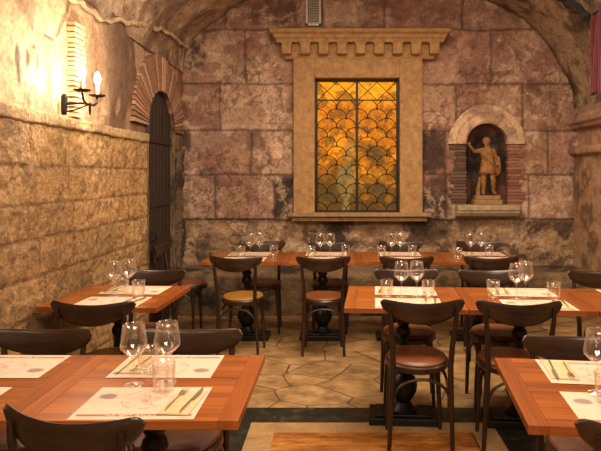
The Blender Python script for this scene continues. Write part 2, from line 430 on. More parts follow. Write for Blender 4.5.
    P = np.stack([X, Yp - (n - .5) * .1 * up, Zp + (n2 - .5) * .06 * up], -1)
    struct(grid_obj('baseboard_back', P, C, M_back))
back_wall()

# ---- left wall: hammered golden blocks below, cap course, plaster above
def arch_inside(Y, Z, r=DOORR, k=0.88):
    return ((np.abs(Y - DOORC) < r) & (Z < DOORZ)) | ((((Y - DOORC) / r) ** 2 + ((Z - DOORZ) / (r * k)) ** 2 < 1) & (Z >= DOORZ))
CAP0, CAP1 = 1.893, 1.972
def left_wall():
    ys = np.arange(-1.5, YB + .02, .015); zs = np.arange(0, CAP0 + .01, .015)
    Y, Z = np.meshgrid(ys, zs)
    wy = Y + (fbm(Y * 3, Z * 3, 0, 5, 3) - .5) * .04; wz = Z + (fbm(Y * 2.5, Z * 2.5, 3, 6, 3) - .5) * .03
    cz = [0, .24, .48, .71, .947, 1.176, 1.395, 1.63, 1.91]
    joint = np.full(Y.shape, 9.0); bid = np.zeros(Y.shape, int)
    for i in range(8):
        inr = (wz >= cz[i]) & (wz < cz[i + 1]); rr = random.Random(i); vs = []; y = -1.6 + rr.random() * .4
        while y < 7.3: vs.append(y); y += rr.uniform(.36, .72)
        dx = np.min(np.stack([np.abs(wy - v) for v in vs]), 0); dz = np.minimum(np.abs(wz - cz[i]), np.abs(wz - cz[i + 1]))
        joint = np.where(inr, np.minimum(dx, dz), joint); k = sum((wy > v).astype(int) for v in vs); bid = np.where(inr, i * 31 + k, bid)
    jf = 1 - sstep(.003, .016, joint)
    n1 = fbm(Y * 1.5, Z * 1.5, 0, 61, 5); n2 = fbm(Y * 14, Z * 14, 0, 62, 4, .6); n3 = fbm(Y * 26, Z * 26, 0, 63, 3)
    C = np.zeros(Y.shape + (3,)) + np.array(lin(194, 151, 100)[:3])
    tn = np.array([random.uniform(.86, 1.1) for _ in range(260)]); C = C * tn[bid][..., None]
    C = mixc(C, lin(216, 178, 118)[:3], sstep(.5, .65, n1) * .5); C = mixc(C, lin(120, 88, 56)[:3], sstep(.52, .66, n2) * .5)
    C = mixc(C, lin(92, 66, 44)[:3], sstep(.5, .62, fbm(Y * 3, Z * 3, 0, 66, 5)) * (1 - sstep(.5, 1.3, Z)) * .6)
    C = mixc(C, lin(108, 76, 48)[:3], jf * .55)
    far = sstep(DOORC + DOORR - .04, DOORC + DOORR, Y); rub = fbm(Y * 6, Z * 6, 2, 68, 5, .6)
    C = mixc(C, lin(136, 112, 88)[:3], far); C = mixc(C, lin(52, 42, 34)[:3], far * sstep(.46, .56, rub) * .85)
    d = far * (rub - .5) * .10 - jf * .010 + (n2 - .5) * .028 + (n3 - .5) * .026
    P = np.stack([XL + d, Y, Z], -1)
    yc = (Y[:-1, :-1] + Y[1:, 1:]) / 2; zc = (Z[:-1, :-1] + Z[1:, 1:]) / 2
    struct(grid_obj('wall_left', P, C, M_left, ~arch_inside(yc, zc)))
    # cap course (stops at the door arch)
    prof = resample(np.array([(XL - .06, CAP1 + .005), (XL + .015, CAP1), (XL + .022, CAP1 - .008), (XL + .020, CAP0 + .012), (XL + .010, CAP0), (XL - .06, CAP0 - .012)]), 26)
    ys = np.arange(-1.5, DOORC - DOORR - .0, .02); K, Yc = np.meshgrid(np.arange(26), ys)
    Xp, Zp = prof[K, 0], prof[K, 1]; n = fbm(Yc * 6, Zp * 6, Xp * 6, 71, 5); m = fbm(Yc * 1.5, Zp * 2, 0, 72, 4)
    C = np.zeros(Xp.shape + (3,)) + np.array(lin(210, 174, 128)[:3]); C = mixc(C, lin(150, 114, 78)[:3], sstep(.5, .64, n) * .5); C = mixc(C, lin(214, 182, 134)[:3], sstep(.5, .6, m) * .5)
    struct(grid_obj('trim_1', np.stack([Xp + (n - .5) * .025, Yc, Zp + (n - .5) * .02], -1), C, M_left))
    # plaster zone
    ys = np.arange(-1.5, YB + .02, .018); zs = np.arange(CAP0 - .02, 3.25, .018); Y, Z = np.meshgrid(ys, zs)
    n1 = fbm(Y * 1.2, Z * 1.2, 0, 81, 6); n2 = fbm(Y * 5, Z * 5, 0, 82, 6, .6); n3 = fbm(Y * 2.2, Z * 2.2, 0, 83, 5)
    C = np.zeros(Y.shape + (3,)) + np.array(lin(196, 164, 126)[:3])
    C = mixc(C, lin(220, 196, 158)[:3], sstep(.48, .62, n1) * .6); C = mixc(C, lin(150, 104, 76)[:3], sstep(.5, .62, n3) * .5); C = mixc(C, lin(120, 86, 64)[:3], sstep(.56, .66, n2) * .5)
    shade = sstep(4.5, 5.0, Y); C = mixc(C, lin(134, 96, 72)[:3], shade * .7)  # shading of the far plaster painted into its colour
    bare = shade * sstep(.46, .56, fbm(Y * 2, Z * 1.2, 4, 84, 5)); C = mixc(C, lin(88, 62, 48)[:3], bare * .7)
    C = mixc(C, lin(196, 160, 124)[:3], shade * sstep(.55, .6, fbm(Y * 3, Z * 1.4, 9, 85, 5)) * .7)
    # cracks
    for pts in [[(3.05, 2.65), (3.2, 2.78), (3.3, 3.0), (3.4, 3.15)], [(3.95, 2.5), (4.1, 2.72), (4.16, 2.9)]]:
        for (a, b), (c2, d2) in zip(pts, pts[1:]):
            t = np.clip(((Y - a) * (c2 - a) + (Z - b) * (d2 - b)) / ((c2 - a) ** 2 + (d2 - b) ** 2), 0, 1)
            dd = np.hypot(Y - a - t * (c2 - a), Z - b - t * (d2 - b)) + (n2 - .5) * .05
            C = mixc(C, lin(96, 66, 44)[:3], (1 - sstep(.006, .02, np.abs(dd))) * .7)
    for (px, py, w, h) in [(49, 38, .1, .016), (76, 41, .06, .016), (17, 57, .03, .07), (27, 58, .02, .06), (37, 61, .02, .06), (33, 47, .03, .02), (18, 74, .02, .06)]:
        s = (CX - px) / 1.87; y0, z0 = F / s, HC + (CY - py) / s
        r = np.hypot((Y - y0) / w, (Z - z0) / h) + (n2 - .5) * 1.2
        C = mixc(C, lin(52, 34, 24)[:3], (1 - sstep(.7, 1.2, r)) * .85)
    d = (n1 - .5) * .07 + (n2 - .5) * .03
    P = np.stack([XL - .02 + d * np.clip((Z - CAP1) / .1, 0, 1), Y, Z], -1)
    yc = (Y[:-1, :-1] + Y[1:, 1:]) / 2; zc = (Z[:-1, :-1] + Z[1:, 1:]) / 2
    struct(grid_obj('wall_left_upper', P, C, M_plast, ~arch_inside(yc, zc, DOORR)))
left_wall()

def brick_mesh(name, boxes, parent=None):
    """boxes: list of 8-corner blocks with one colour each"""
    V = []; Fc = []; C = []
    for vs, c in boxes:
        o = len(V); V += [tuple(v) for v in vs]; C += [c] * 8
        Fc += [tuple(i + o for i in f) for f in [(3, 2, 1, 0), (4, 5, 6, 7), (0, 1, 5, 4), (1, 2, 6, 5), (2, 3, 7, 6), (3, 0, 4, 7)]]
    me = bpy.data.meshes.new(name); me.from_pydata(V, [], Fc); me.update()
    bm = bmesh.new(); bm.from_mesh(me); bmesh.ops.recalc_face_normals(bm, faces=bm.faces); bm.to_mesh(me); bm.free()
    ca = me.color_attributes.new('Col', 'FLOAT_COLOR', 'POINT'); ca.data.foreach_set('color', np.array([list(c[:3]) + [1] for c in C], float).ravel())
    me.materials.append(M_brick); o = bpy.data.objects.new(name, me); COL.objects.link(o); o.parent = parent
    return struct(o)
def jitter(c, k=.16):
    f = random.uniform(1 - k, 1 + k); return tuple(min(1, x * f * random.uniform(.95, 1.05)) for x in c[:3])

# ---- arched door with its brick arch
def door():
    d = struct(empty('door_1', (XL, DOORC, 0)))
    xin = -.035
    poly = [(-DOORR - .02, 0), (DOORR + .02, 0)] + [((DOORR + .02) * math.cos(a), DOORZ + (DOORR + .02) * .88 * math.sin(a)) for a in np.linspace(0, PI, 24)]
    mb = MB(); n = len(poly)
    mb.add([(xin - .05, y, z) for y, z in poly] + [(xin, y, z) for y, z in poly], [tuple(range(n)), tuple(range(2 * n - 1, n - 1, -1))] + [(i, (i + 1) % n, n + (i + 1) % n, n + i) for i in range(n)])
    mb.build('door_leaf', M_door, d, smooth=False)
    m = MB()
    for k in range(-3, 4):                                         # upright boards with gaps
        h = DOORZ + DOORR * .88 * math.sqrt(max(0, 1 - (k * .115 / DOORR) ** 2)) - .05
        m.box((xin + .008, k * .115, h / 2), (.018, .104, h))
    for z in (.5, 1.3, 1.95): m.box((xin + .024, 0, z), (.02, .74, .09))
    m.build('door_boards', M_door, d, smooth=False, bevel=.004)
    h = MB(); h.tube([(xin + .03, -.3, 1.0), (xin + .07, -.3, 1.0), (xin + .08, -.3, .97), (xin + .07, -.3, .93), (xin + .03, -.3, .92)], .009, 8); h.build('door_handle', M_sconce, d)
    # reveal (jamb and soffit)
    path = [(-DOORR, 0), (-DOORR, DOORZ)] + [(DOORR * math.cos(a), DOORZ + DOORR * .88 * math.sin(a)) for a in np.linspace(PI, 0, 30)] + [(DOORR, 0)]
    pr = resample(np.array(path), 140); K, Xd = np.meshgrid(np.arange(140), np.linspace(-.10, .02, 14))
    Yp, Zp = pr[K, 0], pr[K, 1]; nn = fbm(Yp * 6 + Xd * 6, Zp * 6, Xd * 6, 101, 5)
    C = np.zeros(Xd.shape + (3,)) + np.array(lin(124, 98, 74)[:3]); C = mixc(C, lin(52, 40, 32)[:3], sstep(.45, .6, nn) * .8)
    o = grid_obj('door_jamb', np.stack([Xd + (nn - .5) * .02, Yp - np.sign(Yp) * (nn - .5) * .04, Zp], -1), C, M_back, None, d)
    # brick arch
    boxes = []; N = 46
    for i in range(N):
        a0 = PI * (i + .16) / N; a1 = PI * (i + .84) / N
        ro = random.uniform(.99, 1.01)
        def pt(a, r0, x): return (x, (DOORR + r0) * math.cos(a), DOORZ + (DOORR * .88 + r0 * .86) * math.sin(a))
        L = .42 * ro; xf = .014 + random.uniform(-.004, .007)
        vs = [pt(a0, .0, -.1), pt(a1, .0, -.1), pt(a1, L, -.1), pt(a0, L, -.1), pt(a0, .0, xf), pt(a1, .0, xf), pt(a1, L, xf), pt(a0, L, xf)]
        boxes.append((vs, jitter(lin(150, 108, 86) if random.random() < .8 else lin(180, 142, 114), .18)))
    brick_mesh('brick_arch', boxes, d)
    mo = MB(); M_ = 40
    vs = []; 
    for i in range(M_ + 1):
        a = PI * i / M_
        for r0 in (0.0, .42): vs.append((.022, (DOORR + r0) * math.cos(a), DOORZ + (DOORR * .88 + r0 * .86) * math.sin(a)))
    mo.add(vs, [(2 * i, 2 * i + 1, 2 * i + 3, 2 * i + 2) for i in range(M_)]); None; mo.v = [(.006, y, z) for x, y, z in mo.v]; mo.build('arch_mortar', stone('old_mortar', lin(84, 60, 46), lin(118, 88, 68), 20, .4), d)
door()

# ---- plaster ridge between wall and vault, brick strip behind the sconce
def ridge():
    pts = [on_vault(x, y, .015) for x, y in [(60, 30), (75, 22), (85, 18), (100, 16.5), (115, 18), (130, 20), (145, 23), (160, 28), (172, 36), (180, 42), (187, 48)]]
    P = resample(np.array([tuple(p) for p in pts]), 90)
    rr = np.random.RandomState(3)
    rad = .004 + .018 * np.convolve(rr.rand(92), np.ones(3) / 3, 'valid')
    P[:, 2] += (np.convolve(rr.rand(94), np.ones(5) / 5, 'valid') - .5) * .09
    P = resample(P, 220); A = np.linspace(0, 2 * PI, 13); K, Aa = np.meshgrid(np.arange(220), A, indexing='ij'); q = P[K]
    nn = fbm(q[..., 1] * 9, q[..., 2] * 9, Aa * 1.5, 131, 5, .65); R = .012 + .05 * np.clip(nn - .3, 0, 1)
    G = np.stack([q[..., 0] + np.cos(Aa) * R * .6, q[..., 1], q[..., 2] + np.sin(Aa) * R], -1)
    Cc = np.zeros(G.shape) + np.array(lin(206, 176, 138)[:3]); Cc = mixc(Cc, lin(140, 108, 80)[:3], sstep(.5, .62, nn) * .6)
    struct(grid_obj('trim_2', G, Cc, M_plast))
    boxes = []; z = CAP1 + .01
    y0 = F / ((CX - 71) / 1.85); y1 = F / ((CX - 80.5) / 1.85)
    while z < 2.62:
        h = random.uniform(.02, .028); xf = XL + .03 + random.uniform(-.006, .006); a = y0 + random.uniform(-.012, .012); b = y1 + random.uniform(-.02, .02)
        boxes.append(([(XL - .08, a, z), (xf, a, z), (xf, b, z), (XL - .08, b, z), (XL - .08, a, z + h), (xf, a, z + h), (xf, b, z + h), (XL - .08, b, z + h)], jitter(lin(206, 170, 130), .1)))
        z += h + .011
    brick_mesh('trim_3', boxes)
ridge()

# ---- right wall
def right_wall():
    def sheet(name, prof, ya, yb, base, dark, seed, mat, amp, tilt=0, sub=90):
        pr = resample(np.array(prof), sub); ys = np.arange(ya, yb, .02); K, Y = np.meshgrid(np.arange(sub), ys)
        Xp, Zp = pr[K, 0], pr[K, 1]; n = fbm(Y * 5, Zp * 5, 0, seed, 6, .6); m = fbm(Y * 1.6, Zp * 1.6, 0, seed + 3, 5)
        C = np.zeros(Xp.shape + (3,)) + np.array(lin(*base)[:3]); C = mixc(C, lin(*dark)[:3], sstep(.48, .62, n) * .75); C = mixc(C, lin(184, 146, 108)[:3], sstep(.52, .62, m) * .5)
        struct(grid_obj(name, np.stack([Xp - (n - .5) * amp, Y, Zp + (n - .5) * amp * .4], -1), C, mat, flip=True))
    sheet('wall_right', [(XR + .03, 0), (XR, .3), (XR, 1.83)], -1.5, YB + .03, (172, 134, 102), (98, 72, 54), 301, M_back, .035, sub=130)
    sheet('trim_4', [(XR + .02, 1.80), (XR - .06, 1.83), (XR - .07, 1.87), (XR - .05, 1.915), (XR + .08, 1.925)], -1.5, YB + .03, (182, 142, 116), (124, 92, 74), 311, M_back, .03, sub=24)
    sheet('wall_right_upper', [(XR + .04, 1.90), (XR + .05, 2.14)], -1.5, YB + .03, (176, 128, 108), (110, 78, 64), 321, M_back, .05, sub=24)
    sheet('trim_5', [(XR + .06, 2.12), (XR - .03, 2.13), (XR - .05, 2.17), (XR - .09, 2.19), (XR - .10, 2.25), (XR - .09, 2.285), (XR - .02, 2.31), (XR + .06, 2.48)], -1.5, YB + .03, (168, 132, 116), (124, 96, 82), 331, M_back, .015, sub=34)
    pts = [on_vault(x, y, .03) for x, y in [(556, -16), (568, -3), (580, 7), (592, 16), (604, 27), (618, 40)]]
    mb = MB(); mb.tube([tuple(p) for p in resample(np.array([tuple(p) for p in pts]), 30)], [.05 + .012 * math.sin(i * 1.7) for i in range(30)], 8); struct(mb.build('trim_6', M_soot))
right_wall()

# ---- floor with its inlaid frame
def floor():
    mb = MB(); mb.add([(XL - .3, -1.5, 0), (XR + .2, -1.5, 0), (XR + .2, YB + .1, 0), (XL - .3, YB + .1, 0)], [(0, 1, 2, 3)]); struct(mb.build('floor', M_floor, smooth=False))
    yb0, yb1 = F * HC / (408 - CY), F * HC / (423 - CY)         # dark band, far and near edge
    yi = F * HC / (433 - CY)
    def ix(px, py): return (px - CX) * HC / (py - CY)
    lo, li, ri, ro = ix(242, 450), ix(270, 450), ix(476, 440), ix(508, 450)
    w = yb0 - yb1
    def frame(name, x0, x1, y1, ww, wy, m, z):
        b = MB(); e = -1.4
        for p in ([(x0, y1), (x1, y1), (x1, y1 - wy), (x0, y1 - wy)], [(x0, y1 - wy), (x0 + ww, y1 - wy), (x0 + ww, e), (x0, e)], [(x1 - ww, y1 - wy), (x1, y1 - wy), (x1, e), (x1 - ww, e)]):
            b.prism(p, .0, z)
        struct(b.build(name, m, smooth=False))
    frame('trim_7', lo - w, ro + w, yb0, w, w, M_green, .0025)
    frame('trim_8', lo, ro, yb1, li - lo, yb1 - yi, M_beige, .003)
    b = MB(); b.prism([(li, -1.4), (ri, -1.4), (ri, yi), (li, yi)], 0, .003); struct(b.build('trim_9', M_gold, smooth=False))
floor()

# ---- stained glass window, its stone surround, sill and cornice
def window():
    root = struct(empty('window_1', ((WX0 + WX1) / 2, YB, WZ0)))
    W, H = WX1 - WX0, WZ1 - WZ0
    yp = .06
    nu, nv = 150, 230
    U, V = np.meshgrid(np.linspace(0, 1, nu), np.linspace(0, 1, nv))
    n1 = fbm(U * 4, V * 7, 0, 401, 6, .6); n2 = fbm(U * 10, V * 16, 0, 402, 5, .6)
    C = np.zeros(U.shape + (3,)) + np.array([.62, .17, .003])
    C = mixc(C, (.95, .29, .004), sstep(.45, .62, n1) * .9)
    C = mixc(C, (1.0, .36, .004), sstep(.80, .9, V) * .8)
    C = mixc(C, (.20, .06, .004), sstep(.50, .60, n2) * .7)
    C = mixc(C, (.09, .045, .006), (1 - sstep(.02, .60, V + (n1 - .5) * .6)) * .92)
    C = mixc(C, (.08, .045, .01), sstep(.53, .62, fbm(U * 6, V * 9, 3, 403, 6, .6)) * (1 - sstep(.45, .8, V)) * .8)
    # painted urn and a bowl with fruit (on the glass)
    def shape(cu, prof, col, k):
        nonlocal C
        vs = np.array([p[0] for p in prof]); ws = np.array([p[1] for p in prof])
        hw = np.interp(V, vs, ws, left=0, right=0); f = sstep(-.008, .012, hw - np.abs(U - cu)) * (hw > 0)
        C = mixc(C, np.array(col) * .85, f * k * (.75 + .5 * (n2 - .5)))
    shape(.37, [(.02, .05), (.06, .045), (.09, .02), (.12, .05), (.18, .105), (.24, .12), (.29, .11), (.32, .075), (.345, .095), (.36, .09)], (.34, .22, .06), .8)
    shape(.40, [(.36, .02), (.40, .05), (.45, .09), (.50, .07), (.54, .03)], (.42, .24, .05), .55)
    shape(.74, [(.14, .03), (.17, .16), (.20, .20), (.215, .21)], (.10, .06, .02), .8)
    for cu, cv, r in [(.66, .25, .045), (.74, .27, .05), (.82, .25, .045), (.70, .31, .04), (.79, .32, .045), (.6, .12, .05), (.88, .1, .05)]:
        C = mixc(C, (.40, .14, .01), (1 - sstep(r * .7, r, np.hypot(U - cu, (V - cv) * H / W))) * .7)
    P = np.stack([(U - .5) * W, U * 0 + yp, V * H], -1)
    grid_obj('pane', P, C, M_pane, None, root)
    m = MB(); e = .03
    for x in (-W / 2 + e / 2, 0, W / 2 - e / 2): m.box((x, yp - .02, H / 2), (e, .05, H))
    for z in (e / 2, H - e / 2, H * .845): m.box((0, yp - .02, z), (W, .04, e if z != H * .845 else .012))
    m.build('iron_frame', M_lead, root, smooth=False)
    l = MB(); r0 = .005
    half = W / 2 - e * 1.5
    zt = H * .845
    def clip(pts, xa, xb, za, zb):
        out = []; cur = []
        for p in pts:
            if xa <= p[0] <= xb and za <= p[2] <= zb: cur.append(p)
            else:
                if len(cur) > 1: out.append(cur)
                cur = []
        if len(cur) > 1: out.append(cur)
        return out
    for sgn in (-1, 1):
        xa, xb = (-W / 2 + e, -e / 2) if sgn < 0 else (e / 2, W / 2 - e)
        q = (xb - xa) / 2
        for k in range(2):
            l.tube([(xa + k * q, yp - .008, zt), (xa + (k + 1) * q, yp - .008, H - e)], r0, 5); l.tube([(xa + (k + 1) * q, yp - .008, zt), (xa + k * q, yp - .008, H - e)], r0, 5)
        R = q / 2 * 1.06; row = .113; n = 0; z = zt - row
        while z > -.1:
            for k in range(-1, 4):
                cx = xa + q / 2 + (k - 1) * q * 1.0 + (q / 2 if n % 2 else 0)
                arc = [(cx + R * math.cos(a), yp - .008, z + R * 1.0 * math.sin(a)) for a in np.linspace(-.05, PI + .05, 26)]
                for seg in clip(arc, xa, xb, e, zt): l.tube(seg, r0, 5)
            z -= row; n += 1
    l.build('lead_lines', M_lead, root, smooth=False)
    s = MB(); ox0, ox1 = bx(294) - root.location.x, bx(421.5) - root.location.x
    top = bz(56) - WZ0
    D = .30
    s.box(((ox0 - W / 2) / 2, .05, top / 2), (-W / 2 - ox0, D, top)); s.box(((ox1 + W / 2) / 2, .05, top / 2), (ox1 - W / 2, D, top)); s.box((0, .05, (H + top) / 2), (W, D - .004, top - H))
    s.build('stone_surround', M_trav, root, smooth=False, bevel=.008)
    b = MB(); x0, x1 = bx(289) - root.location.x, bx(429) - root.location.x
    b.box(((x0 + x1) / 2, -.02, -.012), (x1 - x0, .36, .045)); b.box(((x0 + x1) / 2, 0, -.06), (x1 - x0 - .08, .30, .06))
    b.build('window_sill', M_sill, root, smooth=False, bevel=.01)
    # cornice
    c = MB(); xa, xb = bx(283) , bx(436)
    lay = [(0.0, .12, 56, 50), (.0, .12, 50, 41)]
    pz = lambda d, py: (d, HC + (CY - py) / (F / (YB + .05 - d)))
    prof = [(0, pz(.15, 59)[1]), pz(.15, 59), pz(.16, 57), pz(.165, 43), pz(.25, 42), pz(.26, 39), pz(.28, 37), pz(.29, 34), pz(.325, 31.5), pz(.335, 28), (0, pz(.335, 27.5)[1])]
    vs = []; fs = []
    cxm = (xa + xb) / 2; n = len(prof)
    for sgn in (-1, 1):
        for d, z in prof: vs.append((cxm + sgn * ((xb - xa) / 2 - .175 + d * .93), YB + .05 - d, z))
    for i in range(n - 1): fs.append((i, i + 1, n + i + 1, n + i))
    for k in range(2):                                            # returns at the ends
        for d, z in prof: vs.append((vs[k * n + prof.index((d, z))][0], YB + .05, z))
    for i in range(n - 1): fs.append((i, 2 * n + i, 2 * n + i + 1, i + 1)); fs.append((n + i, n + i + 1, 3 * n + i + 1, 3 * n + i))
    c.add(vs, fs)
    struct(c.build('trim_10', M_trav, smooth=False, bevel=.006))
    t = MB(); nd = 9
    for i in range(nd):
        x = bx(288 + (432 - 288) * (i + .0) / (nd - 1))
        t.box((x, YB - .165, (bz(45) + bz(58)) / 2), (.115, .10, bz(45) - bz(58) - .02)); t.box((x, YB - .16, bz(46.5)), (.132, .12, .03)); t.box((x, YB - .145, bz(56)), (.085, .08, .04))
    struct(t.build('trim_11', M_trav, smooth=False, bevel=.012))
window()

# ---- niche with arch, brick jambs and shelf
def niche():
    D = .3
    prof = [(-NR - .01, NZB - .02), (-NR - .01, NZS)] + [(-(NR + .01) * math.cos(a), NZS + (NR + .01) * math.sin(a)) for a in np.linspace(0, PI, 30)] + [(NR + .01, NZS), (NR + .01, NZB - .02)]
    pr = resample(np.array(prof), 90); t = np.linspace(0, 1, 26); K, T = np.meshgrid(np.arange(90), t)
    cz = NZS
    # depth profile: quarter-round closing onto the centre line
    sc = np.cos(T * PI / 2); dp = np.sin(T * PI / 2) * D
    Xp = pr[K, 0] * sc; Zp = np.where(pr[K, 1] > cz, cz + (pr[K, 1] - cz) * sc, pr[K, 1])
    n = fbm(Xp * 9, Zp * 9, dp * 9, 501, 5, .6)
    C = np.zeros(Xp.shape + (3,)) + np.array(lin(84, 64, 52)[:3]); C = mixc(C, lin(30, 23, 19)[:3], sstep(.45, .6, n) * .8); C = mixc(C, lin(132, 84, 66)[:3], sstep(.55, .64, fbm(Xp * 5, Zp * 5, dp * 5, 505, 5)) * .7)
    P = np.stack([NX + Xp * (1 - (n - .5) * .06 * (1 - sc)), YB - .02 + dp - (n - .5) * .03 * (1 - sc), Zp], -1)
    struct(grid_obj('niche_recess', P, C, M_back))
    fl = MB(); fl.box((NX, YB + .13, NZB - .03), (2 * NR + .1, .36, .05)); struct(fl.build('niche_floor', M_shelf, smooth=False))
    # arch band
    A = np.linspace(0, PI, 60); Rr = np.array([(NR - .015, .05), (NR - .015, -.03), (NR + .02, -.045), (NR + .09, -.04), (NR + .12, -.05), (NR + .195, -.045), (NR + .205, -.03), (NR + .205, .05)])
    rs = resample(Rr, 40); K, Aa = np.meshgrid(np.arange(40), A); r = rs[K, 0]; 
    X = r * np.cos(Aa); Z = r * np.sin(Aa); n = fbm(X * 7, Z * 7, 0, 511, 5, .6)
    C = np.zeros(X.shape + (3,)) + np.array(lin(206, 172, 142)[:3]); C = mixc(C, lin(150, 114, 92)[:3], sstep(.5, .62, n) * .7); C = mixc(C, lin(90, 64, 52)[:3], sstep(.02, .0, np.abs(r - NR - .105) - .008) * .0 + (np.abs(r - NR - .105) < .01) * .2)
    struct(grid_obj('trim_12', np.stack([NX + X * (1 + (n - .5) * .10 * (r > NR + .1)), YB + rs[K, 1] - (n - .5) * .05, NZS + Z * (1 + (n - .5) * .10 * (r > NR + .1))], -1), C, M_plast, flip=True))
    boxes = []
    for sgn, base in ((-1, lin(96, 72, 60)), (1, lin(142, 96, 78))):
        z = NZB + .0
        while z < NZS - .005:
            h = random.uniform(.028, .036); x0, x1 = sgn * (NR - .012 + random.uniform(-.006, .006)), sgn * (NR + .17 + random.uniform(-.06, .04))
            xs_, xl = min(x0, x1) + NX, max(x0, x1) + NX; yf = YB - .022 + random.uniform(-.008, .008)
            z2 = min(z + h, NZS)
            boxes.append(([(xs_, yf, z), (xl, yf, z), (xl, YB + .06, z), (xs_, YB + .06, z), (xs_, yf, z2), (xl, yf, z2), (xl, YB + .06, z2), (xs_, YB + .06, z2)], jitter(base, .3)))
            z += h + .006
    brick_mesh('trim_13', boxes)
    # shelf with rounded underside
    s = MB(); zt, zb = bz(204.5), bz(217); x0, x1 = bx(455), bx(518)
    prof = [(0, zb - .01), (.10, zb), (.17, zb + .02), (.205, zb + .06), (.21, zb + .085), (.225, zb + .09), (.225, zt), (0, zt)]
    n = len(prof); vs = []
    for x, k in ((x0, .85), (x0 + .03, 1), (x1 - .03, 1), (x1, .85)):
        vs += [(x, YB + .04 - d * k, z if k == 1 else zb + (z - zb) * .96) for d, z in prof]
    fs = []
    for c in range(3):
        for i in range(n): fs.append((c * n + i, c * n + (i + 1) % n, (c + 1) * n + (i + 1) % n, (c + 1) * n + i))
    fs += [tuple(range(n)), tuple(range(4 * n - 1, 3 * n - 1, -1))]
    s.add(vs, fs); struct(s.build('trim_14', M_shelf, smooth=False, bevel=.008))
niche()

# ================================================================ THINGS ON THE WALLS
def vent():
    t = tag(empty('wall_vent', (bx(313.5), YB - .03, bz(26.5))), 'narrow grey metal ventilation grille standing above the carved cornice', 'vent')
    W, H = 15.5 / SB, .42
    m = MB(); e = .03
    for x in (-W / 2 + e / 2, W / 2 - e / 2): m.box((x, 0, H / 2), (e, .03, H))
    for z in (e / 2, H - e / 2): m.box((0, 0, z), (W, .03, e))
    m.build('frame', M_vent, t, smooth=False, bevel=.003)
    b = MB(); b.box((0, .014, H / 2), (W - e, .006, H - e)); b.build('backing', M_dark, t, smooth=False)
    s = MB(); z = e + .01
    while z < H - e: s.box((0, .004, z), (W - 2 * e, .012, .006)); z += .02
    for k in range(-2, 3): s.box((k * .022, .002, H / 2), (.004, .01, H - 2 * e))
    s.build('grille', M_vent, t, smooth=False)
vent()

def sconce():
    s = (CX - 84) / 1.70; y = F / s                               # arm plane
    xw = XL + .03
    Z = lambda py, px=None: HC + (CY - py) / s
    t = tag(empty('wall_sconce', (xw, y, Z(104))), 'iron two-armed wall sconce with lit candle bulbs on the left wall', 'wall lamp')
    z0 = 0
    p = MB(); p.prism([(0, 0)], 0, 0) if False else None
    pl = [(-.014, -.05), (.0, -.075), (.014, -.05), (.016, 0), (.014, .05), (0, .07), (-.014, .05), (-.016, 0)]
    n = 8; p.add([(-.03, a, b) for a, b in pl] + [(.004, a, b) for a, b in pl], [tuple(range(n)), tuple(range(2 * n - 1, n - 1, -1))] + [(i, (i + 1) % n, n + (i + 1) % n, n + i) for i in range(n)])
    p.build('backplate', M_sconce, t, smooth=False, bevel=.004)
    a = MB(); a.tube([(0, 0, .0), (.10, 0, .006), (.16, 0, .0)], .008, 8)
    a.tube([(.16, -.12, .06), (.16, -.10, .01), (.16, -.06, -.002), (.16, 0, 0), (.16, .06, -.002), (.16, .10, .015), (.16, .12, .065)], .008, 8)
    a.tube([(.16, 0, .01), (.16, 0, -.05), (.16, 0, -.075)], [.010, .009, .004], 8); a.tube([(.0, 0, -.05), (.06, 0, -.04), (.16, 0, 0)], .005, 8)
    a.build('arm', M_sconce, t)
    for yy, zz in ((-.12, .075), (.12, .072)):
        d = MB(); d.lathe([(0, 0), (.03, .0), (.052, .008), (.055, .014), (.048, .012), (.02, .008), (0, .008)], 20, (.16, yy, zz - .01)); d.build('drip_pan', M_sconce, t)
        c = MB(); c.lathe([(0, 0), (.012, 0), (.012, .078), (0, .078)], 14, (.16, yy, zz - .002)); c.build('candle_sleeve', M_cand, t)
        b = MB(); b.lathe([(0, 0), (.012, .002), (.02, .02), (.023, .04), (.018, .062), (.009, .082), (0, .092)], 18, (.16, yy, zz + .076)); b.build('bulb', M_bulb, t)
        L = bpy.data.lights.new('bulb_light', 'POINT'); L.energy = 24; L.color = (1, .82, .62); L.shadow_soft_size = .03
        lo = bpy.data.objects.new('bulb_light', L); COL.objects.link(lo); lo.location = (xw + .16 + .055, y + yy, Z(104) + zz + .12)
sconce()

def curtain():
    X0 = 2.45; s = (590 - CX) / X0; y0 = F / s
    z0, z1 = HC + (CY - 96) / s, HC + (CY - 18) / s
    us = np.linspace(0, 1, 90); vs = np.linspace(0, 1, 30); U, V = np.meshgrid(us, vs)
    Y = y0 - U * .62 + .015 * np.sin(V * 3) - .03 * (V) + .012 * np.sin(U * 40); X = X0 + .035 * np.sin(U * 44) * (1 - .3 * V) + .01 * np.sin(U * 19 + V * 3) ; Z = z0 + (z1 - z0) * V + .015 * np.sin(U * 9) * (1 - V)
    C = np.ones(U.shape + (3,))
    t = tag(empty('curtain', (X0, y0 - .3, z0)), 'dark red curtain hanging at the upper right of the vault', 'curtain')
    o = grid_obj('curtain_cloth', np.stack([X - X0, Y - y0 + .3, Z - z0], -1), C, M_curtain, None, t)
    m = o.modifiers.new('thick', 'SOLIDIFY'); m.thickness = .006
    r = MB(); r.tube([(0, .34, z1 - z0 + .01), (0, -.38, z1 - z0 + .01)], .014, 10); r.build('curtain_rod', M_iron, t)
curtain()

